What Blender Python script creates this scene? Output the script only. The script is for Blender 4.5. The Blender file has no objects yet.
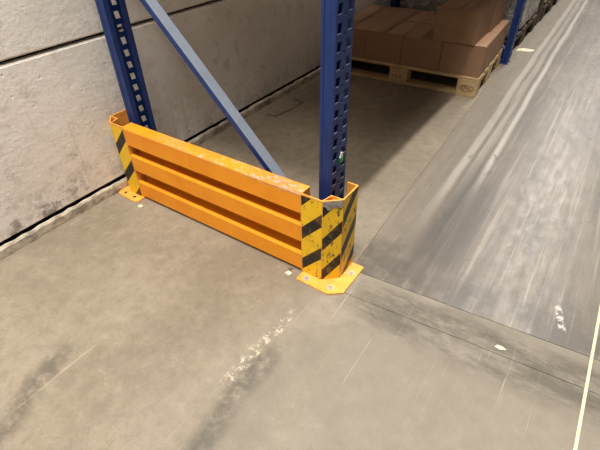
import bpy, bmesh, math, random
from mathutils import Vector, Matrix

# ------------------------------------------------------------------ camera, world, lights, exposure
S = bpy.context.scene
COL = S.collection
F_PX = 435.0
CAM = Vector((1.8868, -1.0684, 1.30))
RIGHT = Vector((0.829316, 0.558523, -0.016920))
UP = Vector((-0.339896, 0.528261, 0.778081))
FWD = Vector((-0.443514, 0.639525, -0.627936))
cd = bpy.data.cameras.new('camera'); cam = bpy.data.objects.new('camera', cd); COL.objects.link(cam)
cd.sensor_fit = 'HORIZONTAL'; cd.sensor_width = 36.0; cd.lens = 36.0 * F_PX / 600.0
cd.clip_start = 0.02; cd.clip_end = 200
m = Matrix((RIGHT, UP, -FWD)).transposed().to_4x4(); m.translation = CAM
cam.matrix_world = m
S.camera = cam

W = bpy.data.worlds.new('world'); S.world = W; W.use_nodes = True
W.node_tree.nodes['Background'].inputs[0].default_value = (1.0, 0.93, 0.82, 1)
W.node_tree.nodes['Background'].inputs[1].default_value = 0.075

def strip_light(name, loc, sx, sy, power, col):
    l = bpy.data.lights.new(name, 'AREA'); l.shape = 'RECTANGLE'; l.size = sx; l.size_y = sy
    l.energy = power; l.color = col
    o = bpy.data.objects.new(name, l); COL.objects.link(o); o.location = loc
    return o
WARM = (1.0, 0.96, 0.90)
strip_light('aisle_strip_light', (1.95, 8.5, 7.0), 0.16, 22.0, 1300, WARM)
strip_light('cross_aisle_strip_light', (1.25, -1.4, 7.0), 2.8, 0.9, 440, WARM)
strip_light('far_fill_light', (1.2, -3.3, 6.2), 2.2, 1.8, 260, WARM)  # unseen fill lamp, added to brighten the wall and barrier front

vs = S.view_settings
S.display_settings.display_device = 'sRGB'
vs.view_transform = 'Standard'; vs.look = 'None'; vs.exposure = 0.0; vs.gamma = 1.0
vs.use_curve_mapping = False

# ------------------------------------------------------------------ material helpers
def lin(c):
    if isinstance(c, str):
        c = [int(c[i:i+2], 16) / 255 for i in (0, 2, 4)]
    return tuple((x / 12.92 if x <= 0.04045 else ((x + 0.055) / 1.055) ** 2.4) for x in c) + (1.0,)

class NT:
    """small node-tree writer"""
    def __init__(s, name):
        s.mat = bpy.data.materials.new(name); s.mat.use_nodes = True
        s.t = s.mat.node_tree; s.b = s.t.nodes['Principled BSDF']
        s.tc = s.t.nodes.new('ShaderNodeTexCoord')
    def obj(s): return s.tc.outputs['Object']
    def uv(s): return s.tc.outputs['UV']
    def geo(s): return s.t.nodes.new('ShaderNodeNewGeometry').outputs['Position']
    def put(s, sock, v):
        if isinstance(v, bpy.types.NodeSocket): s.t.links.new(v, sock)
        elif v is not None:
            if isinstance(v, str): v = lin(v)
            sock.default_value = v
    def map(s, vec, scale=(1, 1, 1), rot=(0, 0, 0), loc=(0, 0, 0)):
        n = s.t.nodes.new('ShaderNodeMapping'); s.put(n.inputs[0], vec)
        n.inputs[1].default_value = loc; n.inputs[2].default_value = rot; n.inputs[3].default_value = scale
        return n.outputs[0]
    def noise(s, vec, scale, detail=4, rough=0.6, dist=0.0):
        n = s.t.nodes.new('ShaderNodeTexNoise'); s.put(n.inputs['Vector'], vec)
        n.inputs['Scale'].default_value = scale; n.inputs['Detail'].default_value = detail
        n.inputs['Roughness'].default_value = rough; n.inputs['Distortion'].default_value = dist
        return n.outputs['Fac']
    def voro(s, vec, scale, feature='F1'):
        n = s.t.nodes.new('ShaderNodeTexVoronoi'); n.feature = feature; s.put(n.inputs['Vector'], vec)
        n.inputs['Scale'].default_value = scale
        return n.outputs['Distance']
    def rng(s, v, a, b, c=0.0, d=1.0, smooth=True):
        n = s.t.nodes.new('ShaderNodeMapRange'); n.interpolation_type = 'SMOOTHSTEP' if smooth else 'LINEAR'
        s.put(n.inputs[0], v)
        for i, x in enumerate((a, b, c, d)): s.put(n.inputs[i + 1], x)
        return n.outputs[0]
    def math(s, op, a, b=None):
        n = s.t.nodes.new('ShaderNodeMath'); n.operation = op; s.put(n.inputs[0], a)
        if b is not None: s.put(n.inputs[1], b)
        return n.outputs[0]
    def sep(s, vec):
        n = s.t.nodes.new('ShaderNodeSeparateXYZ'); s.put(n.inputs[0], vec); return n.outputs
    def mix(s, f, a, b, mode='MIX'):
        n = s.t.nodes.new('ShaderNodeMix'); n.data_type = 'RGBA'; n.blend_type = mode
        s.put(n.inputs[0], f); s.put(n.inputs[6], a); s.put(n.inputs[7], b)
        return n.outputs[2]
    def bump(s, h, strength=0.3, dist=0.002):
        n = s.t.nodes.new('ShaderNodeBump'); s.put(n.inputs['Height'], h)
        n.inputs['Strength'].default_value = strength; n.inputs['Distance'].default_value = dist
        s.t.links.new(n.outputs[0], s.b.inputs['Normal'])
    def out(s, col, rough=0.5, metal=0.0, spec=None):
        s.put(s.b.inputs['Base Color'], col); s.put(s.b.inputs['Roughness'], rough); s.put(s.b.inputs['Metallic'], metal)
        if spec is not None: s.put(s.b.inputs['Specular IOR Level'], spec)
        return s.mat
    def band(s, v, c, w, soft):
        """1 inside |v-c|<w, fading over soft"""
        d = s.math('ABSOLUTE', s.math('SUBTRACT', v, c))
        return s.rng(d, w, w + soft, 1.0, 0.0)

M = {}
def painted(name, base, worn, bare, rough=0.42, wear=0.62):
    n = NT(name); p = n.geo()
    a = n.noise(p, 9, 5); b = n.noise(n.map(p, (1, 1, 3)), 38, 6, 0.7)
    col = n.mix(n.rng(a, .4, .7), base, worn)
    col = n.mix(n.rng(b, wear, wear + .06), col, bare)
    n.bump(b, .15, .001)
    M[name] = n.out(col, n.rng(a, .3, .7, rough, rough + .15))
painted('blue_paint', '0f2f6c', '0d285d', '2b4272')
painted('brace_top_sheen', '7b8390', '717a88', '8f949c', rough=.5)  # pale grey stands in for grazing gloss on the brace's upper face
painted('beam_paint', 'c8641a', 'b85a18', '8c6a50')

# orange powder coat, scuffed along the top edge of the upper rail
n = NT('orange_paint'); p = n.geo(); x, y, z = n.sep(p)
a = n.noise(p, 7, 4); b = n.noise(n.map(p, (.5, 1, 1)), 90, 6, .75); c = n.noise(n.map(p, (.3, 1, 1), loc=(2.1, 0, 0)), 7, 3)
col = n.mix(n.rng(a, .35, .7), 'f39a14', 'ea8c10')
top = n.math('MULTIPLY', n.rng(z, .375, .398), n.rng(x, .30, .62))
scuff = n.math('MULTIPLY', top, n.rng(n.math('ADD', n.math('MULTIPLY', b, .6), n.math('MULTIPLY', c, .4)), .46, .54))
col = n.mix(scuff, col, n.mix(n.rng(b, .45, .6), '6e5a48', 'cdbba6'))
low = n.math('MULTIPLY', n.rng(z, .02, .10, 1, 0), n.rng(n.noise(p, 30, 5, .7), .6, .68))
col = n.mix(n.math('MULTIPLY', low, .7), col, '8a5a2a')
n.bump(scuff, .3, .001)
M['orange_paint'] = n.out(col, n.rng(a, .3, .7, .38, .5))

n = NT('orange_plate'); p = n.geo(); b = n.noise(p, 70, 6, .7); a = n.noise(p, 14, 4)
col = n.mix(n.rng(a, .42, .62), 'f6ab4a', 'e89c3e'); col = n.mix(n.rng(b, .58, .66), col, '9a6b45')
n.bump(b, .2, .001); M['orange_plate'] = n.out(col, .5)

def hazard(name, wear, seed):
    n = NT(name); u, v, _ = n.sep(n.uv()); p = n.geo()
    t = n.math('FRACT', n.math('DIVIDE', n.math('SUBTRACT', v, n.math('MULTIPLY', u, 1.12)), .165))
    stripe = n.math('MULTIPLY', n.rng(t, .0, .012), n.rng(t, .375, .387, 1, 0))
    col = n.mix(stripe, 'efbf18', '0d0d0e')
    g = n.noise(n.map(p, (1, 1, .45), loc=(seed, 0, 0)), 42, 6, .72); s2 = n.noise(n.map(p, (2.5, 2.5, .25), rot=(0, .5, 0)), 60, 4, .6)
    col = n.mix(n.math('MULTIPLY', n.rng(n.noise(p, 12, 4), .5, .75), wear * .7), col, 'a8801c')
    col = n.mix(n.math('MULTIPLY', n.rng(g, .55, .61), min(1, wear * 1.7)), col, '6a4a22')
    col = n.mix(n.math('MULTIPLY', n.rng(s2, .64, .68), wear), col, 'b9a98c')
    n.bump(g, .2, .001); M[name] = n.out(col, .42)
hazard('hazard_worn', .55, 3.1); hazard('hazard_clean', .12, 8.4)

n = NT('torn_tape'); p = n.geo(); a = n.noise(n.map(p, (1, 1, 2)), 70, 5, .7)
M['torn_tape'] = n.out(n.mix(n.rng(a, .4, .6), 'd6d0c6', 'a8a298'), .6)
n = NT('steel_lip_glint'); p = n.geo(); a = n.noise(p, 60, 4)
M['steel_lip_glint'] = n.out(n.mix(n.rng(a, .35, .65), 'b9bcc0', '85898e'), .38, .75)
n = NT('bolt_steel'); p = n.geo(); a = n.noise(p, 120, 4)
M['bolt_steel'] = n.out(n.mix(n.rng(a, .35, .65), 'd3cabb', 'a79c8c'), .45, .15)
n = NT('dark_hole'); M['dark_hole'] = n.out('15120f', .9)
n = NT('green_plastic'); a = n.noise(n.geo(), 160, 3); M['green_plastic'] = n.out(n.mix(n.rng(a, .4, .6), '3f9a3c', '2c7d34'), .4)
n = NT('white_plastic'); a = n.noise(n.geo(), 160, 3); M['white_plastic'] = n.out(n.mix(n.rng(a, .4, .6), 'd8dcd8', 'b9c2b9'), .45)

# ------------------------------------------------------------------ concrete
def concrete_common(n, p, light, dark):
    a = n.noise(p, 1.7, 8, .66, .6); b = n.noise(p, 16, 9, .74); c = n.noise(p, 130, 4, .75)
    col = n.mix(n.rng(a, .36, .66), light, dark)
    col = n.mix(n.math('MULTIPLY', n.rng(b, .44, .66), .42), col, '695f50')
    col = n.mix(n.math('MULTIPLY', n.rng(b, .36, .44, 1, 0), .30), col, '9e9483')
    col = n.mix(n.math('MULTIPLY', n.rng(c, .56, .68), .38), col, '5f5648')
    col = n.mix(n.math('MULTIPLY', n.rng(c, .32, .42, 1, 0), .30), col, 'aaa191')
    return col, a, b, c

def streaks(n, p, ang, along, across, thr, seed):
    v = n.map(p, (across, along, 1), rot=(0, 0, ang), loc=(seed, seed * .7, 0))
    return n.rng(n.noise(v, 1.0, 5, .6), thr, thr + .09)

# pale concrete of the rack bay and the foreground
n = NT('concrete_pale'); p = n.geo(); x, y, z = n.sep(p)
col, a, b, c = concrete_common(n, p, '8d816f', '7d7260')
# warm discolouration along the wall side, greyer towards the right
col = n.mix(n.math('MULTIPLY', n.rng(x, .9, 1.7), .55), col, '7b756c')
# tyre smudge: from the foreground towards the guard (runs along y at x ~1.27)
wob = n.math('ADD', x, n.math('MULTIPLY', n.math('SUBTRACT', n.noise(p, 3.2, 3), .5), .12))
sm = n.math('MULTIPLY', n.band(wob, 1.285, .012, .05), n.rng(y, -.30, -.45, 0, 1))
sm = n.math('MULTIPLY', sm, n.rng(b, .30, .55))
col = n.mix(n.math('MULTIPLY', sm, .75), col, '4c473f')
sm3 = n.math('MULTIPLY', n.band(wob, 1.36, .03, .08), n.rng(y, -.05, -.4, 0, 1))
col = n.mix(n.math('MULTIPLY', sm3, .30), col, '6a645a')
# second smudge, lower left
wob2 = n.math('ADD', n.math('MULTIPLY', x, 1.0), n.math('MULTIPLY', n.math('SUBTRACT', n.noise(p, 4.1, 3), .5), .10))
w2 = n.math('ADD', wob2, n.math('MULTIPLY', y, .35))
sm2 = n.math('MULTIPLY', n.band(w2, .385, .015, .05), n.rng(y, -.70, -.85, 0, 1))
col = n.mix(n.math('MULTIPLY', n.math('MULTIPLY', sm2, n.rng(b, .30, .55)), .6), col, '484339')
# scaled, whitish chips beside the smudge
ch = n.math('MULTIPLY', n.band(wob, 1.235, .012, .018), n.math('MULTIPLY', n.rng(y, -.60, -.52), n.rng(y, -.16, -.24)))
ch = n.math('MULTIPLY', ch, n.rng(n.noise(p, 38, 8, .8), .50, .58))
col = n.mix(n.math('MULTIPLY', ch, .5), col, 'd9d0b8')
# dirty zone in front of the cross joint
dz = n.math('MULTIPLY', n.rng(x, 1.30, 1.5), n.band(n.math('SUBTRACT', y, n.math('MULTIPLY', n.math('SUBTRACT', x, 1.36), .07)), .0, .05, .12))
col = n.mix(n.math('MULTIPLY', n.math('MULTIPLY', dz, n.rng(n.noise(n.map(p, (.6, 1.6, 1), rot=(0, 0, .07), loc=(2, 5, 0)), 6, 9, .78), .36, .60)), .72), col, '484239')
# hairline scratches in several directions
for ang, sd, st in ((.5, 1.7, .35), (-.9, 5.2, .3), (.15, 9.1, .35)):
    s_ = streaks(n, p, ang, 1.3, 75, .66, sd)
    col = n.mix(n.math('MULTIPLY', s_, st), col, 'c9c0ab')
s_ = streaks(n, p, 1.2, 1.0, 60, .67, 3.3)
col = n.mix(n.math('MULTIPLY', s_, .35), col, '6d665a')
n.bump(n.math('ADD', n.math('MULTIPLY', c, .5), b), .22, .002)
M['concrete_pale'] = n.out(col, n.rng(b, .3, .7, .55, .75), spec=.35)

# dark, polished concrete of the aisle
n = NT('concrete_aisle'); p = n.geo(); x, y, z = n.sep(p)
b = n.noise(n.map(p, (1.6, .5, 1)), 18, 9, .75)
long2 = n.noise(n.map(p, (34, .8, 1), rot=(0, 0, -.02), loc=(3, 1, 0)), 1, 5, .65)
col = n.mix(n.rng(n.noise(p, 2.2, 6, .62), .34, .68), '70675b', '62594e')
col = n.mix(n.math('MULTIPLY', n.rng(n.noise(n.map(p, (15, .9, 1), rot=(0, 0, -.02)), 1, 9, .72), .42, .62), .6), col, '4c4843')
col = n.mix(n.math('MULTIPLY', n.rng(long2, .52, .66), .45), col, '9a9186')
wx = n.math('ADD', n.math('ADD', x, n.math('MULTIPLY', y, .016)), n.math('MULTIPLY', n.math('SUBTRACT', n.noise(p, .9, 2), .5), .05))
col = n.mix(n.math('MULTIPLY', n.rng(x, 1.25, 1.6, 1, 0), .8), col, '81776a')
col = n.mix(n.math('MULTIPLY', n.rng(n.noise(p, 120, 4, .7), .55, .7), .3), col, 'a59d90')
trk = None
for cx, w_, f_ in ((1.455, .010, .30), (1.520, .008, .18), (1.585, .004, .45)):
    t_ = n.math('MULTIPLY', n.band(wx, cx, w_, .022), f_)
    trk = t_ if trk is None else n.math('MAXIMUM', trk, t_)
trk = n.math('MULTIPLY', trk, n.math('MULTIPLY', n.rng(y, .35, 1.3), n.rng(long2, .25, .5, .55, 1.0)))
col = n.mix(trk, col, 'd3cec4')
dk = n.math('MULTIPLY', n.band(wx, 1.60, .05, .10), n.math('MULTIPLY', n.rng(y, .18, .4), n.rng(y, .8, 1.5, 1, 0)))
dk2 = n.math('MULTIPLY', n.rng(y, .18, .6, 1, 0), n.rng(n.noise(p, 6, 5, .65), .4, .6))
col = n.mix(n.math('MAXIMUM', n.math('MULTIPLY', dk, .75), n.math('MULTIPLY', dk2, .65)), col, '443f39')
for ang, sd, st, cc in ((.25, 2.7, .3, 'b4ada1'), (-.45, 7.2, .35, 'a9a195'), (.05, 4.1, .5, '3f3b36')):
    col = n.mix(n.math('MULTIPLY', streaks(n, p, ang, 1.6, 80, .65, sd), st), col, cc)
col = n.mix(n.math('MULTIPLY', n.rng(n.noise(n.map(p, (1, .7, 1), loc=(4, 2, 0)), 9, 7, .72, 1.5), .62, .67), .6), col, '46413a')
wh = n.math('MULTIPLY', n.band(n.math('ADD', x, n.math('MULTIPLY', y, .3)), 2.185, .008, .008), n.band(y, .325, .04, .03))
col = n.mix(n.math('MULTIPLY', n.math('MULTIPLY', wh, n.rng(n.noise(p, 45, 6, .7), .48, .54)), .65), col, 'd8d2c6')
n.bump(long2, .06, .002)
M['concrete_aisle'] = n.out(col, n.rng(b, .32, .68, .31, .47), spec=.6)

n = NT('joint_dirt'); M['joint_dirt'] = n.out(n.mix(n.rng(n.noise(n.geo(), 40, 4), .4, .6), '5f574a', '7d7464'), .9)
n = NT('line_paint'); p = n.geo(); a = n.noise(p, 90, 5, .7)
M['line_paint'] = n.out(n.mix(n.rng(a, .45, .65), 'd8caa6', 'c0b290'), .6)

# white painted wall panels with dirt
n = NT('wall_white'); p = n.geo(); x, y, z = n.sep(p)
a = n.noise(p, 2.5, 6, .6); b = n.noise(p, 14, 6, .65); c = n.noise(p, 60, 6, .7)
col = n.mix(n.rng(a, .35, .7), 'efeae3', 'e4ded5')
col = n.mix(n.math('MULTIPLY', n.rng(b, .52, .72), .4), col, 'a79f92')
dirt = n.math('MULTIPLY', n.math('MULTIPLY', n.rng(z, .26, .08), n.rng(n.noise(p, 9, 6, .72), .46, .60)), n.math('ADD', n.rng(y, .1, -.2, .35, 1), 0))
col = n.mix(n.math('MULTIPLY', dirt, .75), col, '6b6257')
spk = n.math('MULTIPLY', n.rng(n.noise(p, 34, 6, .75), .60, .66), n.rng(z, .5, .1, .15, .8))
col = n.mix(spk, col, '857b6d')
vs_ = n.rng(n.noise(n.map(p, (1, 14, 1.2)), 1.6, 4), .60, .7)
col = n.mix(n.math('MULTIPLY', vs_, .22), col, 'a99d8b')
lump = n.noise(n.map(p, (1, .8, 1.1)), 13, 8, .62)
pits = n.rng(n.voro(p, 16), .0, .12)
n.bump(n.math('ADD', n.math('ADD', n.math('MULTIPLY', c, .35), lump), n.math('MULTIPLY', pits, .4)), .42, .010)
M['wall_white'] = n.out(col, .6, spec=.3)
n = NT('wall_gap'); M['wall_gap'] = n.out('14110e', .95)
n = NT('curb_concrete'); p = n.geo(); b = n.noise(n.map(p, (1, .6, 1)), 22, 6, .72)
col = n.mix(n.rng(b, .42, .62), 'c0b5a2', '887e6e'); c = n.noise(p, 90, 5, .7)
col = n.mix(n.math('MULTIPLY', n.rng(n.noise(n.map(p, (1, .5, 1), loc=(1, 3, 0)), 12, 5), .58, .70), .7), col, '4f473c')
n.bump(n.math('ADD', b, c), .5, .006); M['curb_concrete'] = n.out(col, .8)

# wood, cardboard, film
n = NT('pallet_wood'); o = n.obj(); info = n.t.nodes.new('ShaderNodeObjectInfo').outputs['Random']
p = n.geo(); g = n.noise(n.map(p, (3, 22, 40)), 3, 5, .6)
col = n.mix(n.rng(g, .35, .7), 'd9bd8c', 'b6966a'); col = n.mix(n.math('MULTIPLY', info, .35), col, '9a8364')
col = n.mix(n.math('MULTIPLY', n.rng(n.noise(p, 14, 5), .55, .7), .4), col, '7d6a50')
n.bump(g, .2, .001); M['pallet_wood'] = n.out(col, .75)
n = NT('stamp_ink'); M['stamp_ink'] = n.out('5d432c', .8)
n = NT('cardboard'); p = n.geo(); info = n.t.nodes.new('ShaderNodeObjectInfo').outputs['Random']
a = n.noise(p, 3, 4); g = n.noise(n.map(p, (60, 60, 2)), 2, 3)
col = n.mix(n.rng(a, .3, .7), '9c7a60', '94735a'); col = n.mix(n.math('MULTIPLY', info, .25), col, '86684f')
n.bump(g, .08, .001); M['cardboard'] = n.out(col, .7, spec=.3)
n = NT('brown_tape'); M['brown_tape'] = n.out(n.mix(n.rng(n.noise(n.geo(), 30, 3), .4, .6), '6e523b', '795b44'), .35)
n = NT('stretch_film'); p = n.geo(); w_ = n.noise(n.map(p, (1, 2.2, 1.1), rot=(.6, 0, 0)), 9, 6, .7, 1.2)
col = n.mix(n.rng(w_, .48, .62), '96918a', 'dedbd5')
n.bump(w_, .9, .03); M['stretch_film'] = n.out(col, .22, spec=.7)
n = NT('black_film'); p = n.geo(); w_ = n.noise(n.map(p, (2.2, 1, 1.1)), 9, 6, .7, 1.2)
n.bump(w_, .8, .02); M['black_film'] = n.out('1c1815', .4)
n = NT('dark_wood'); p = n.geo(); g = n.noise(n.map(p, (3, 22, 40)), 3, 5, .6)
M['dark_wood'] = n.out(n.mix(n.rng(g, .35, .7), '4a3a2a', '33281d'), .8)
n = NT('paper_white'); M['paper_white'] = n.out(n.mix(n.rng(n.noise(n.geo(), 30, 3), .4, .6), 'e6dfc9', 'd3c6a2'), .6)
n = NT('chipboard'); M['chipboard'] = n.out(n.mix(n.rng(n.noise(n.geo(), 60, 4), .4, .6), 'b89868', '9b7d52'), .7)
n = NT('strap_plastic'); M['strap_plastic'] = n.out(n.mix(n.rng(n.noise(n.geo(), 60, 4), .4, .6), '3a332b', '4a4238'), .5)

# ------------------------------------------------------------------ geometry helpers
def link(name, me, mat, parent=None):
    o = bpy.data.objects.new(name, me); COL.objects.link(o)
    if mat is not None and me is not None and not me.materials:
        for k in (mat if isinstance(mat, (list, tuple)) else [mat]): me.materials.append(M[k])
    if parent: o.parent = parent
    return o
def mesh(name, bm, mat, parent=None, smooth=False):
    bmesh.ops.recalc_face_normals(bm, faces=bm.faces)
    me = bpy.data.meshes.new(name); bm.to_mesh(me); bm.free()
    if smooth:
        for f in me.polygons: f.use_smooth = True
    return link(name, me, mat, parent)
def empty(name, loc=(0, 0, 0), rz=0):
    o = bpy.data.objects.new(name, None); COL.objects.link(o); o.location = loc; o.rotation_euler = (0, 0, rz)
    o.empty_display_size = .1
    return o
def tag(o, label=None, cat=None, group=None, kind=None):
    for k, v in (('label', label), ('category', cat), ('group', group), ('kind', kind)):
        if v: o[k] = v
    return o
def add_box(bm, a, b, bev=0.0, seg=1):
    ps = [(x, y, z) for x in (a[0], b[0]) for y in (a[1], b[1]) for z in (a[2], b[2])]
    v = [bm.verts.new(p) for p in ps]
    fs = [bm.faces.new([v[i] for i in q]) for q in ((0, 1, 3, 2), (4, 6, 7, 5), (0, 4, 5, 1), (2, 3, 7, 6), (0, 2, 6, 4), (1, 5, 7, 3))]
    if bev:
        es = list({e for f in fs for e in f.edges})
        bmesh.ops.bevel(bm, geom=es, offset=bev, segments=seg, affect='EDGES')
def box(name, a, b, mat, parent=None, bev=0.0, seg=1):
    bm = bmesh.new(); add_box(bm, a, b, bev, seg); return mesh(name, bm, mat, parent)
def prism(bm, poly, z0, z1):
    lo = [bm.verts.new((x, y, z0)) for x, y in poly]; hi = [bm.verts.new((x, y, z1)) for x, y in poly]
    bm.faces.new(lo[::-1]); bm.faces.new(hi)
    for i in range(len(poly)):
        j = (i + 1) % len(poly); bm.faces.new((lo[i], lo[j], hi[j], hi[i]))
    bm.normal_update()
def offset_line(pts, t):
    """left-hand offset of an open polyline"""
    out = []
    for i, p in enumerate(pts):
        d = []
        if i: d.append((Vector(p) - Vector(pts[i - 1])).normalized())
        if i < len(pts) - 1: d.append((Vector(pts[i + 1]) - Vector(p)).normalized())
        ns = [Vector((-k.y, k.x)) for k in d]
        nn = sum(ns, Vector((0, 0)))
        nn.normalize(); nn = nn / max(.35, nn.dot(ns[0]))
        out.append(Vector(p) + nn * t)
    return [tuple(q) for q in out]
def sheet_profile(pts, t):
    return list(pts) + offset_line(pts, t)[::-1]
def cyl(bm, c, r, h, seg=12, axis='Z', r2=None):
    rot = {'Z': Matrix(), 'X': Matrix.Rotation(math.pi / 2, 4, 'Y'), 'Y': Matrix.Rotation(math.pi / 2, 4, 'X')}[axis]
    bmesh.ops.create_cone(bm, cap_ends=True, segments=seg, radius1=r, radius2=r if r2 is None else r2, depth=h,
                          matrix=Matrix.Translation(c) @ rot)

# ------------------------------------------------------------------ floor
FLOOR_T = -.003
fl = box('floor', (-.6, -4.5, -.12), (9, 34, FLOOR_T), 'joint_dirt'); tag(fl, kind='structure')
J1a, J1b = (1.315, .127), (9.0, .127 + (9.0 - 1.315) * .079)      # cross joint, far line
J2a, J2b = (1.335, -.006), (9.0, -.006 + (9.0 - 1.335) * .071)    # cross joint, near line
g = .0012
def slab(name, poly, mat):
    bm = bmesh.new(); prism(bm, poly, -.10, 0.0)
    bmesh.ops.triangulate(bm, faces=[f for f in bm.faces if len(f.verts) > 4])
    return mesh(name, bm, mat, fl)
slab('floor_slab', [(-.6, -4.5), (9, -4.5), (J2b[0], J2b[1] - g), (J2a[0], J2a[1] - g), (1.318 - g, .12), (1.295 - g, .56), (1.205 - g, 3.05), (1.15 - g, 8), (1.15 - g, 34), (-.6, 34)], 'concrete_pale')
slab('floor_slab', [(J2a[0] + g, J2a[1] + g), (J2b[0], J2b[1] + g), (J1b[0], J1b[1] - g), (1.319 + g, J1a[1] - g)], 'concrete_pale')
slab('floor_slab', [(1.319 + g, J1a[1] + g), (J1b[0], J1b[1] + g), (9, 34), (1.15 + g, 34), (1.15 + g, 8), (1.205 + g, 3.05), (1.295 + g, .56)], 'concrete_aisle')
box('guide_line', (2.203, -4.5, -.002), (2.212, 30, .0008), 'line_paint', fl)['label'] = 'thin cream line running along the aisle floor'

# ------------------------------------------------------------------ wall: stacked concrete panels with an open joint, on a rough kerb
wl = box('wall_left', (-.30, -4.5, -.1), (-.06, 30, 5.0), 'wall_gap'); tag(wl, kind='structure')
def wall_panel(z0, z1):
    bm = bmesh.new(); add_box(bm, (-.29, -4.5, z0), (-.022, 12, z1), .007, 2)
    return mesh('wall_panel', bm, 'wall_white', wl)
wall_panel(.061, .742); wall_panel(.757, 1.44); wall_panel(1.455, 2.14); wall_panel(2.155, 5.0)
# kerb with an uneven, chipped top edge
bm = bmesh.new(); random.seed(4)
N = 420; rows = []
for i in range(N + 1):
    yy = -4.5 + 16.5 * i / N
    j = random.uniform(-.004, .003); k = random.uniform(-.003, .004)
    rows.append([bm.verts.new(q) for q in ((0.0 + k * .5, yy, -.1), (0.0 + k, yy, .012), (-.002 + k, yy, .040 + j), (-.010 + k, yy, .049 + j), (-.020, yy, .048 + j), (-.022, yy, -.1))])
for a, b in zip(rows, rows[1:]):
    for q in range(6):
        w = (q + 1) % 6; bm.faces.new((a[q], a[w], b[w], b[q]))
bm.faces.new(rows[0]); bm.faces.new(rows[-1][::-1])
kb = mesh('baseboard_left', bm, 'curb_concrete'); tag(kb, kind='structure')

# ------------------------------------------------------------------ pallet rack (uprights, brace, beams, added shade boards)
rack = empty('pallet_rack', (0, 0, 0))
tag(rack, 'blue steel pallet rack with slotted uprights standing along the white wall', 'rack')
PITCH = .0525; PH = .0075; D = .050; HW = .0525; RH = 2.30
def upright_mesh():
    """local: slotted web at x=+D/2 facing +x, open side towards -x, width along y"""
    bm = bmesh.new(); xf = D / 2
    def ring(y0, y1, z0, z1, hole):
        o = [bm.verts.new((xf, *q)) for q in ((y0, z0), (y1, z0), (y1, z1), (y0, z1))]
        if hole is None: bm.faces.new(o); return
        h = [bm.verts.new((xf, *q)) for q in hole]
        for i in range(4):
            j = (i + 1) % 4; bm.faces.new((o[i], o[j], h[j], h[i]))
    k = 0
    while k * PITCH + PITCH < RH:
        z0 = k * PITCH; z1 = z0 + PITCH; zc = z0 + PITCH / 2
        for s in (-1, 1):
            a, b = sorted((s * .015, s * .045)); c = s * .030; w = .0125; h = .0145; sl = .002 * s
            ring(a, b, z0, z1, [(c - w + sl, zc - h), (c + w + sl, zc - h), (c + w - sl, zc + h), (c - w - sl, zc + h)])
            a, b = sorted((s * .045, s * HW)); ring(a, b, z0, z1, None)
        ring(-.015, .015, z0, z1, [(-.0045, zc - .019 - .005), (.0045, zc - .019 - .005), (.0045, zc - .019 + .005), (-.0045, zc - .019 + .005)])
        k += 1
    zt = k * PITCH
    bmesh.ops.remove_doubles(bm, verts=bm.verts, dist=1e-5)
    bmesh.ops.recalc_face_normals(bm, faces=bm.faces)
    if sum(f.normal.x for f in bm.faces) < 0: bmesh.ops.reverse_faces(bm, faces=bm.faces)
    bmesh.ops.solidify(bm, geom=bm.faces[:], thickness=.0038)
    for f in bm.faces:
        f.normal_update()
        c = f.calc_center_median()
        if f.normal.z > .8 and c.z < zt - .01: f.material_index = 1  # upward slot lips: caught light put into the colour, along with worn steel
    # flanges with a shallow rolled step and rear lips
    for s in (-1, 1):
        pts = [(D / 2 - .0028, s * (HW - .0)), (D / 2 - .014, s * HW), (D / 2 - .018, s * (HW - .003)), (-D / 2 + .012, s * (HW - .003)), (-D / 2 + .008, s * HW), (-D / 2, s * HW), (-D / 2, s * (HW - .024))]
        prof = sheet_profile(pts, .0026 * (1 if s < 0 else -1) * -1)
        prism(bm, prof, 0, zt)
    bmesh.ops.recalc_face_normals(bm, faces=bm.faces)
    me = bpy.data.meshes.new('upright'); bm.to_mesh(me); bm.free()
    me.materials.append(M['blue_paint']); me.materials.append(M['steel_lip_glint'])
    return me
UPM = upright_mesh()
FRAME_Y = (.1225, 3.075, 6.03)
ZP = PH - PITCH / 2 + PITCH     # puts the slots at the photographed heights
for fy in FRAME_Y:
    for ux, rz in ((1.211, 0), (.139, math.pi)):
        u = link('upright', UPM, None, rack); u.location = (ux, fy, ZP); u.rotation_euler = (0, 0, rz)
        fp = box('foot_plate', (-.045, -.056, 0), (.028, .056, .006), 'blue_paint', u, .001); fp.location = (0, 0, -ZP)
        box('foot_sleeve', (-D / 2 + .004, -HW + .006, .004), (D / 2 - .004, HW - .006, ZP + .02), 'blue_paint', u).location = (0, 0, -ZP)
# diagonal brace: channel with its wide side turned up
def brace(fy, p0, p1, parent):
    bm = bmesh.new(); w = .024; d = .026; t = .002
    a = Vector((p0[0], 0, p0[1])); b = Vector((p1[0], 0, p1[1])); ax = (b - a).normalized()
    up = Vector((-ax.z, 0, ax.x)); up = up if up.z > 0 else -up
    prof = [(-w, -d), (-w, 0), (w, 0), (w, -d), (w - t, -d), (w - t, -t), (-w + t, -t), (-w + t, -d)]
    r = [[bm.verts.new(q + Vector((0, yy, 0)) + up * hh) for yy, hh in prof] for q in (a, b)]
    for i in range(8):
        j = (i + 1) % 8; bm.faces.new((r[0][i], r[0][j], r[1][j], r[1][i]))
    bm.faces.new(r[0]); bm.faces.new(r[1][::-1])
    bmesh.ops.recalc_face_normals(bm, faces=bm.faces)
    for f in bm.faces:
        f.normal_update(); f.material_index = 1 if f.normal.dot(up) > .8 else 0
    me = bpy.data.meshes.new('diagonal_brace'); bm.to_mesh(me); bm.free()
    me.materials.append(M['blue_paint']); me.materials.append(M['brace_top_sheen'])
    o = link('diagonal_brace', me, None, parent); o.location = (0, fy, 0)
    return o
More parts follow.
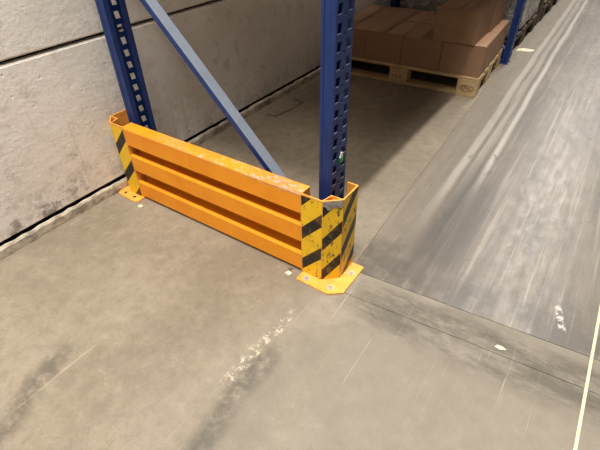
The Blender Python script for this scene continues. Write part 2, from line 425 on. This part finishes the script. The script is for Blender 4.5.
for fy in FRAME_Y:
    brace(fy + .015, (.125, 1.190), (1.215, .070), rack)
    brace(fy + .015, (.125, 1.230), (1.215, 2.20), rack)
# unseen upper level: rack beams, and boards added to shade the bays
for ya, yb in ((.177, 3.020), (3.130, 5.975)):
    for xa in (.10, 1.200):
        box('beam', (xa, ya, 1.38), (xa + .05, yb, 1.50), 'beam_paint', rack, .006)
    nb = 9
    for i in range(nb):
        y0 = ya + (yb - ya) * i / nb
        box('shelf_shade_board', (.095, y0 + .003, 1.5005), (1.255, y0 + (yb - ya) / nb - .003, 1.522), 'chipboard', rack)
# green and white clip in the slots of the near upright
clip = empty('locking_clip', (1.2365, .133, .510)); clip.parent = rack
clip['label'] = 'small green and white plastic clip pushed into the slots'
bm = bmesh.new(); add_box(bm, (-.004, -.011, -.019), (.006, .011, .002), .003, 2); mesh('clip_body', bm, 'green_plastic', clip)
bm = bmesh.new(); prism(bm, [(-.003, -.009), (.005, -.009), (.005, .007), (-.003, .007)], .002, .020)
for v in bm.verts:
    if v.co.z > .01: v.co.y = v.co.y * .5 + .003
mesh('clip_tab', bm, 'white_plastic', clip)

# ------------------------------------------------------------------ rack end barrier
bar = empty('rack_end_barrier', (0, 0, 0))
tag(bar, 'orange steel rack end barrier with three rails and hazard-striped corner guards', 'barrier')
XA, XB, XC = 1.150, 1.245, 1.303            # guard corners (right); mirrored about XM for the left
XM = .6525
def rail(z0, z1, dp=.014):
    # section in (y,z): chamfered front, folded flanges top and bottom
    sec = [(dp, z1), (.007, z1), (.0, z1 - .008), (.0, z0 + .012), (.012, z0), (.022, z0)]
    pr = sheet_profile(sec, .0035)
    bm = bmesh.new(); xs = (2 * XM - XA + .001, XA - .001)
    r = [[bm.verts.new((x, a, b)) for a, b in pr] for x in xs]
    for i in range(len(pr)):
        j = (i + 1) % len(pr); bm.faces.new((r[0][i], r[0][j], r[1][j], r[1][i]))
    k = len(sec); n_ = len(pr)
    for rr in r:
        for i in range(k - 1): bm.faces.new((rr[i], rr[i + 1], rr[n_ - 2 - i], rr[n_ - 1 - i]))
    return mesh('rail', bm, 'orange_paint', bar)
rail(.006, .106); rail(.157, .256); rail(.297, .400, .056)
box('back_sheet', (2 * XM - XA + .006, .046, .010), (XA - .006, .050, .392), 'orange_paint', bar)
H0, H1 = .008, .400
def mir(pts, m_):
    return [((2 * XM - x) if m_ else x, y) for x, y in pts]
def guard(m_):
    T = .005
    outer = [(XA, .058), (XA, 0), (XB, 0), (XC, .050), (XC, .160), (XC - .045, .160)]
    pts = mir(outer, m_)
    bm = bmesh.new(); pr = sheet_profile(pts, T if not m_ else -T)
    k = len(pts); n_ = len(pr)
    lo = [bm.verts.new((x, y, H0)) for x, y in pr]; hi = [bm.verts.new((x, y, H1)) for x, y in pr]
    for i in range(n_):
        j = (i + 1) % n_; bm.faces.new((lo[i], lo[j], hi[j], hi[i]))
    for i in range(k - 1):
        for rr in (lo, hi): bm.faces.new((rr[i], rr[i + 1], rr[n_ - 2 - i], rr[n_ - 1 - i]))
    gd = mesh('corner_guard', bm, 'orange_plate', bar)
    # V-shaped stiffener welded behind the chamfer
    v = mir([(XB - .002, .006), (XB + .008, .050), (XC - .006, .051)], m_)
    bm = bmesh.new(); prism(bm, sheet_profile(v, .004 if not m_ else -.004), H0, H1 - .002)
    mesh('stiffener', bm, 'orange_plate', gd)
    # hazard tape on the three outer faces
    e = .0008
    faces = [((XA + .004, -e), (XB - .002, -e), -.02), ((XB + .001, .001 - e), (XC + e * .5 - .001, .050 - e), .0), ((XC + e, .053), (XC + e, .158), .06)]
    if m_: faces = [(a, b, o_) for (a, b, o_) in faces]
    for (a, b, off) in faces:
        a, b = mir([a, b], m_)
        if m_: a, b = b, a
        L = (Vector(a) - Vector(b)).length
        bm = bmesh.new(); uvl = bm.loops.layers.uv.new('UVMap')
        vs_ = [bm.verts.new((a[0], a[1], H0 + .002)), bm.verts.new((b[0], b[1], H0 + .002)), bm.verts.new((b[0], b[1], H1 - .006)), bm.verts.new((a[0], a[1], H1 - .006))]
        f = bm.faces.new(vs_)
        base = off if not m_ else off + .119
        for lp, (uu, vv) in zip(f.loops, ((0, H0), (L, H0), (L, H1), (0, H1))): lp[uvl].uv = (uu, vv + base)
        me = bpy.data.meshes.new('hazard_tape'); bm.to_mesh(me); bm.free()
        tp = link('hazard_tape', me, 'hazard_clean' if m_ else 'hazard_worn', gd)
    return gd
gr = guard(False); gl = guard(True)
gr['label'] = 'corner guard with worn yellow and black tape'; gl['label'] = 'corner guard beside the wall with cleaner tape'
# torn grey strip of tape at the top of the near guard's chamfer
bm = bmesh.new()
a, b = Vector((XB + .001, -.0008)), Vector((XC, .0485)); K = 9; lo = []; hi = []
random.seed(2); nrm = Vector((.65, -.76)) * .0016
for i in range(K):
    q = a.lerp(b, i / (K - 1)) + nrm
    hi.append(bm.verts.new((q.x, q.y, .401))); lo.append(bm.verts.new((q.x, q.y, .372 + random.uniform(-.008, .008) - .006 * math.sin(i / 8 * 3.1))))
for i in range(K - 1): bm.faces.new((lo[i], lo[i + 1], hi[i + 1], hi[i]))
bmesh.ops.solidify(bm, geom=bm.faces[:], thickness=.001)
mesh('torn_tape', bm, 'torn_tape', gr)
# foot plates
def plate(poly, t=.008):
    bm = bmesh.new(); prism(bm, poly, 0.0005, t)
    bmesh.ops.bevel(bm, geom=[e for e in bm.edges if abs(e.verts[0].co.z - e.verts[1].co.z) < 1e-5 and e.verts[0].co.z > t * .5], offset=.0012, segments=1, affect='EDGES')
    bm.normal_update()
    bmesh.ops.triangulate(bm, faces=[f for f in bm.faces if len(f.verts) > 4])
    return mesh('base_plate', bm, 'orange_plate', bar)
pr_ = plate([(1.156, .03), (1.156, -.050), (1.307, -.053), (1.357, -.012), (1.358, .160), (1.285, .160), (1.285, .055), (1.24, .03)])
for bx, by in ((1.192, -.029), (1.300, -.018), (1.332, .098)):
    bm = bmesh.new()
    cyl(bm, (bx, by, .0092), .0135, .0024, 18); cyl(bm, (bx, by, .0134), .0088, .007, 6); cyl(bm, (bx, by, .0185), .0050, .006, 10)
    mesh('anchor_bolt', bm, 'bolt_steel', pr_)
pl_ = plate([(.006, .03), (.006, -.030), (.020, -.046), (.155, -.052), (.166, -.040), (.166, .03)])
for bx, by in ((.048, -.022), (.120, -.024)):
    bm = bmesh.new(); cyl(bm, (bx, by, .0078), .0085, .001, 16)
    mesh('bolt_hole', bm, 'dark_hole', pl_)

# ------------------------------------------------------------------ wooden pallet with cartons
PAL_A = math.radians(2.6)
PC = (1.218, 2.172)          # near right corner on the floor
ca, sa = math.cos(PAL_A), math.sin(PAL_A)
PO = (PC[0] - 1.2 * ca, PC[1] - 1.2 * sa)
def pallet(loc, rz, wood, stamps):
    p = empty('wooden_pallet', loc, rz)
    LW, DP = 1.2, .8
    for y0, w in ((0, .1), (.3275, .145), (.70, .1)):
        box('bottom_board', (0, y0, .0), (LW, y0 + w, .022), wood, p, .002)
        for x0 in (0, .5275, 1.055):
            bl = box('block', (x0, y0, .022), (x0 + .145, y0 + w, .100), wood, p, .002)
            if stamps and y0 == 0 and x0 == 1.055:
                me = ring_mesh(.052, .024, .004); r = link('stamp', me, 'stamp_ink', bl); r.location = (x0 + .0725, -.0006, .061); r.rotation_euler = (math.pi / 2, 0, 0)
                t = text_obj('EPAL', .036, 'stamp', 'stamp_ink', bl); t.location = (x0 + .0725, -.0006, .061); t.rotation_euler = (math.pi / 2, 0, 0)
            if stamps and y0 == 0 and x0 == .5275:
                bm = bmesh.new()
                for i, (xx, zz, ww, hh) in enumerate(((.030, .070, .016, .004), (.030, .058, .004, .024), (.052, .060, .004, .022), (.062, .060, .004, .022), (.082, .070, .022, .004), (.082, .058, .022, .004), (.082, .046, .022, .004), (.060, .040, .012, .004))):
                    add_box(bm, (x0 + xx, -.0010, zz - hh / 2), (x0 + xx + ww, .001, zz + hh / 2))
                mesh('stamp', bm, 'stamp_ink', bl)
    for x0 in (0, .5275, 1.055):
        box('cross_board', (x0, 0, .100), (x0 + .145, DP, .122), wood, p, .002)
    for y0, w in ((0, .145), (.188, .1), (.3275, .145), (.512, .1), (.655, .145)):
        box('top_board', (0, y0, .122), (LW, y0 + w, .144), wood, p, .003)
    return p
def ring_mesh(a, b, t):
    bm = bmesh.new(); K = 28; r = []
    for i in range(K):
        th = 2 * math.pi * i / K; c, s = math.cos(th), math.sin(th)
        r.append((bm.verts.new((a * c, b * s, 0)), bm.verts.new(((a - t) * c, (b - t) * s, 0))))
    for i in range(K):
        j = (i + 1) % K; bm.faces.new((r[i][0], r[j][0], r[j][1], r[i][1]))
    bmesh.ops.solidify(bm, geom=bm.faces[:], thickness=.0006)
    me = bpy.data.meshes.new('stamp'); bm.to_mesh(me); bm.free(); return me
def text_obj(s, size, name, mat, parent):
    cu = bpy.data.curves.new(name, 'FONT'); cu.body = s; cu.size = size; cu.align_x = 'CENTER'; cu.align_y = 'CENTER'; cu.extrude = .0004
    cu.materials.append(M[mat])
    tmp = bpy.data.objects.new(name + '_font', cu); COL.objects.link(tmp)
    bpy.context.view_layer.update()
    me = bpy.data.meshes.new_from_object(tmp.evaluated_get(bpy.context.evaluated_depsgraph_get()))
    bpy.data.objects.remove(tmp)
    o = bpy.data.objects.new(name, me); COL.objects.link(o); o.parent = parent
    return o
pal = pallet((PO[0], PO[1], 0), PAL_A, 'pallet_wood', True)
tag(pal, 'pale wooden pallet stacked with brown cartons in the rack bay', 'pallet')

BW, BD, BH = .2965, .392, .2145
def carton_meshes():
    bm = bmesh.new(); add_box(bm, (0, 0, 0), (BW, BD, BH - .003), .003, 2)
    me = bpy.data.meshes.new('body'); bm.to_mesh(me); bm.free(); me.materials.append(M['cardboard'])
    fl_ = []
    for s in (0, 1):
        bm = bmesh.new(); x0, x1 = ((.001, BW / 2 - .0015), (BW / 2 + .0015, BW - .001))[s]
        add_box(bm, (x0, .001, BH - .0032), (x1, BD - .001, BH), .0008, 1)
        f = bpy.data.meshes.new('flap'); bm.to_mesh(f); bm.free(); f.materials.append(M['cardboard']); fl_.append(f)
    bm = bmesh.new(); add_box(bm, (BW / 2 - .020, .001, BH - .0002), (BW / 2 + .020, BD - .001, BH + .0004))
    tp = bpy.data.meshes.new('tape'); bm.to_mesh(tp); bm.free(); tp.materials.append(M['brown_tape'])
    return me, fl_, tp
CM, CF, CT = carton_meshes()
GRP = 'brown cartons on the pallet'
def carton(lx, ly, z, drz, label, tape=True):
    w = Vector((PO[0], PO[1], 0)) + Matrix.Rotation(PAL_A, 3, 'Z') @ Vector((lx, ly, 0))
    c = empty('cardboard_box', (w.x, w.y, z), PAL_A + drz)
    link('body', CM, None, c)
    for f in CF: link('flap', f, None, c)
    if tape: link('tape', CT, None, c)
    tag(c, label, 'box', GRP)
    return c
random.seed(9)
names_f = ['brown carton at the wall end of the lower front row on the pallet', 'second carton from the wall in the lower front row', 'third carton from the wall in the lower front row, next to the lone upper carton', 'lower front carton on the pallet corner by the aisle, half in light']
names_b = ['carton at the wall end of the lower rear row on the pallet', 'second carton from the wall in the lower rear row', 'third carton from the wall in the lower rear row', 'lower rear carton on the pallet by the blue upright at the aisle']
for i in range(4):
    carton(.004 + i * .2985, .008 + random.uniform(-.004, 0), .1442, 0, names_f[i])
    carton(.004 + i * .2985, .405 + random.uniform(0, .002), .1442, 0, names_b[i], True)
carton(.820, -.004, .1442 + BH + .0006, -.012, 'upper front carton standing on the lower layer with its right side lit', False)
carton(.838, .398, .1442 + BH + .0006, -.02, 'upper rear carton standing behind the other upper carton', False)

# ------------------------------------------------------------------ wrapped loads in the next bay
def wrapped(loc, sx, sy, h, mat, label, seed, wood='dark_wood'):
    p = pallet((loc[0], loc[1], 0), 0, wood, False); p.scale = (sx / 1.2, sy / .8, 1)
    bm = bmesh.new(); random.seed(seed)
    bmesh.ops.create_grid(bm, x_segments=1, y_segments=1, size=.5); bm.clear()
    add_box(bm, (.02, .02, .0), (sx - .02, sy - .02, h), .03, 3)
    bmesh.ops.subdivide_edges(bm, edges=[e for e in bm.edges if e.calc_length() > .2], cuts=14, use_grid_fill=True)
    for v in bm.verts:
        k = .012 * math.sin(v.co.z * 23 + v.co.y * 9) + random.uniform(-.006, .006)
        cx = v.co.x - sx / 2
        if v.co.z > .01: v.co.x += math.copysign(k, cx) * (abs(cx) > sx / 2 - .05); 
    o = mesh('wrapped_load', bm, mat, None, True); o.location = (loc[0], loc[1], .1445)
    tag(o, label, 'load'); return p
p1 = wrapped((.03, 3.17, 0), 1.17, 1.10, .95, 'stretch_film', 'pallet load wrapped in grey stretch film behind the second blue upright', 5)
tag(p1, 'dark wooden pallet under the grey film-wrapped load', 'pallet')
p2 = wrapped((.03, 4.62, 0), 1.17, 1.0, .8, 'paper_white', 'pale wrapped pallet load farthest along the rack', 8)
tag(p2, 'dark wooden pallet under the farthest pale load', 'pallet')
bd = box('leaning_board', (1.10, 4.40, 0.001), (1.19, 4.56, 1.0), 'dark_wood', None, .004)
tag(bd, 'dark brown board standing upright between the two wrapped loads', 'board')

# ------------------------------------------------------------------ small things on the floor
def chip(name, loc, pts, t, mat, label, cat, rz=0, tilt=0):
    bm = bmesh.new(); prism(bm, pts, 0, t)
    o = mesh(name, bm, mat); o.location = loc; o.rotation_euler = (tilt, 0, rz); tag(o, label, cat); return o
chip('wood_splinter', (1.275, 3.47, .0005), [(-.06, -.045), (.07, -.01), (.09, .05), (.0, .06), (-.05, .03)], .010, 'paper_white', 'pale splinter of wood lying at the foot of the second blue upright', 'splinter')
chip('concrete_chip', (.209, -.062, .0003), [(-.012, -.010), (.012, -.008), (.016, .004), (.002, .012), (-.012, .006)], .008, 'paper_white', 'pale chip on the floor beside the base plate near the wall', 'chip')
chip('concrete_chip', (1.110, -.040, .0003), [(-.015, -.008), (.010, -.010), (.014, .006), (-.006, .010)], .006, 'paper_white', 'pale chip on the floor left of the bolted base plate', 'chip')
chip('concrete_chip', (1.098, -.012, .0003), [(-.008, -.006), (.008, -.006), (.010, .006), (-.006, .006)], .006, 'joint_dirt', 'small dark crumb against the lowest rail by the near guard', 'chip')
chip('paint_flake', (1.939, .068, .0003), [(-.018, -.006), (.0, -.010), (.020, .0), (.006, .007), (-.012, .006)], .002, 'paper_white', 'white flake lying by the cross joint in the floor', 'flake')
# flat plastic strap lying in the empty bay
bm = bmesh.new()
pts = [(.085, 1.145), (.165, 1.150), (.190, 1.30), (.195, 1.452), (.095, 1.468)]
pr2 = sheet_profile(pts, .012)
lo = [bm.verts.new((x, y, .0004)) for x, y in pr2]; hi = [bm.verts.new((x, y, .0016)) for x, y in pr2]
k = len(pts); n_ = len(pr2)
for i in range(n_):
    j = (i + 1) % n_; bm.faces.new((lo[i], lo[j], hi[j], hi[i]))
for i in range(k - 1):
    for rr in (lo, hi): bm.faces.new((rr[i], rr[i + 1], rr[n_ - 2 - i], rr[n_ - 1 - i]))
st = mesh('packing_strap', bm, 'strap_plastic'); tag(st, 'dark bent packing strap lying on the floor near the wall', 'strap')
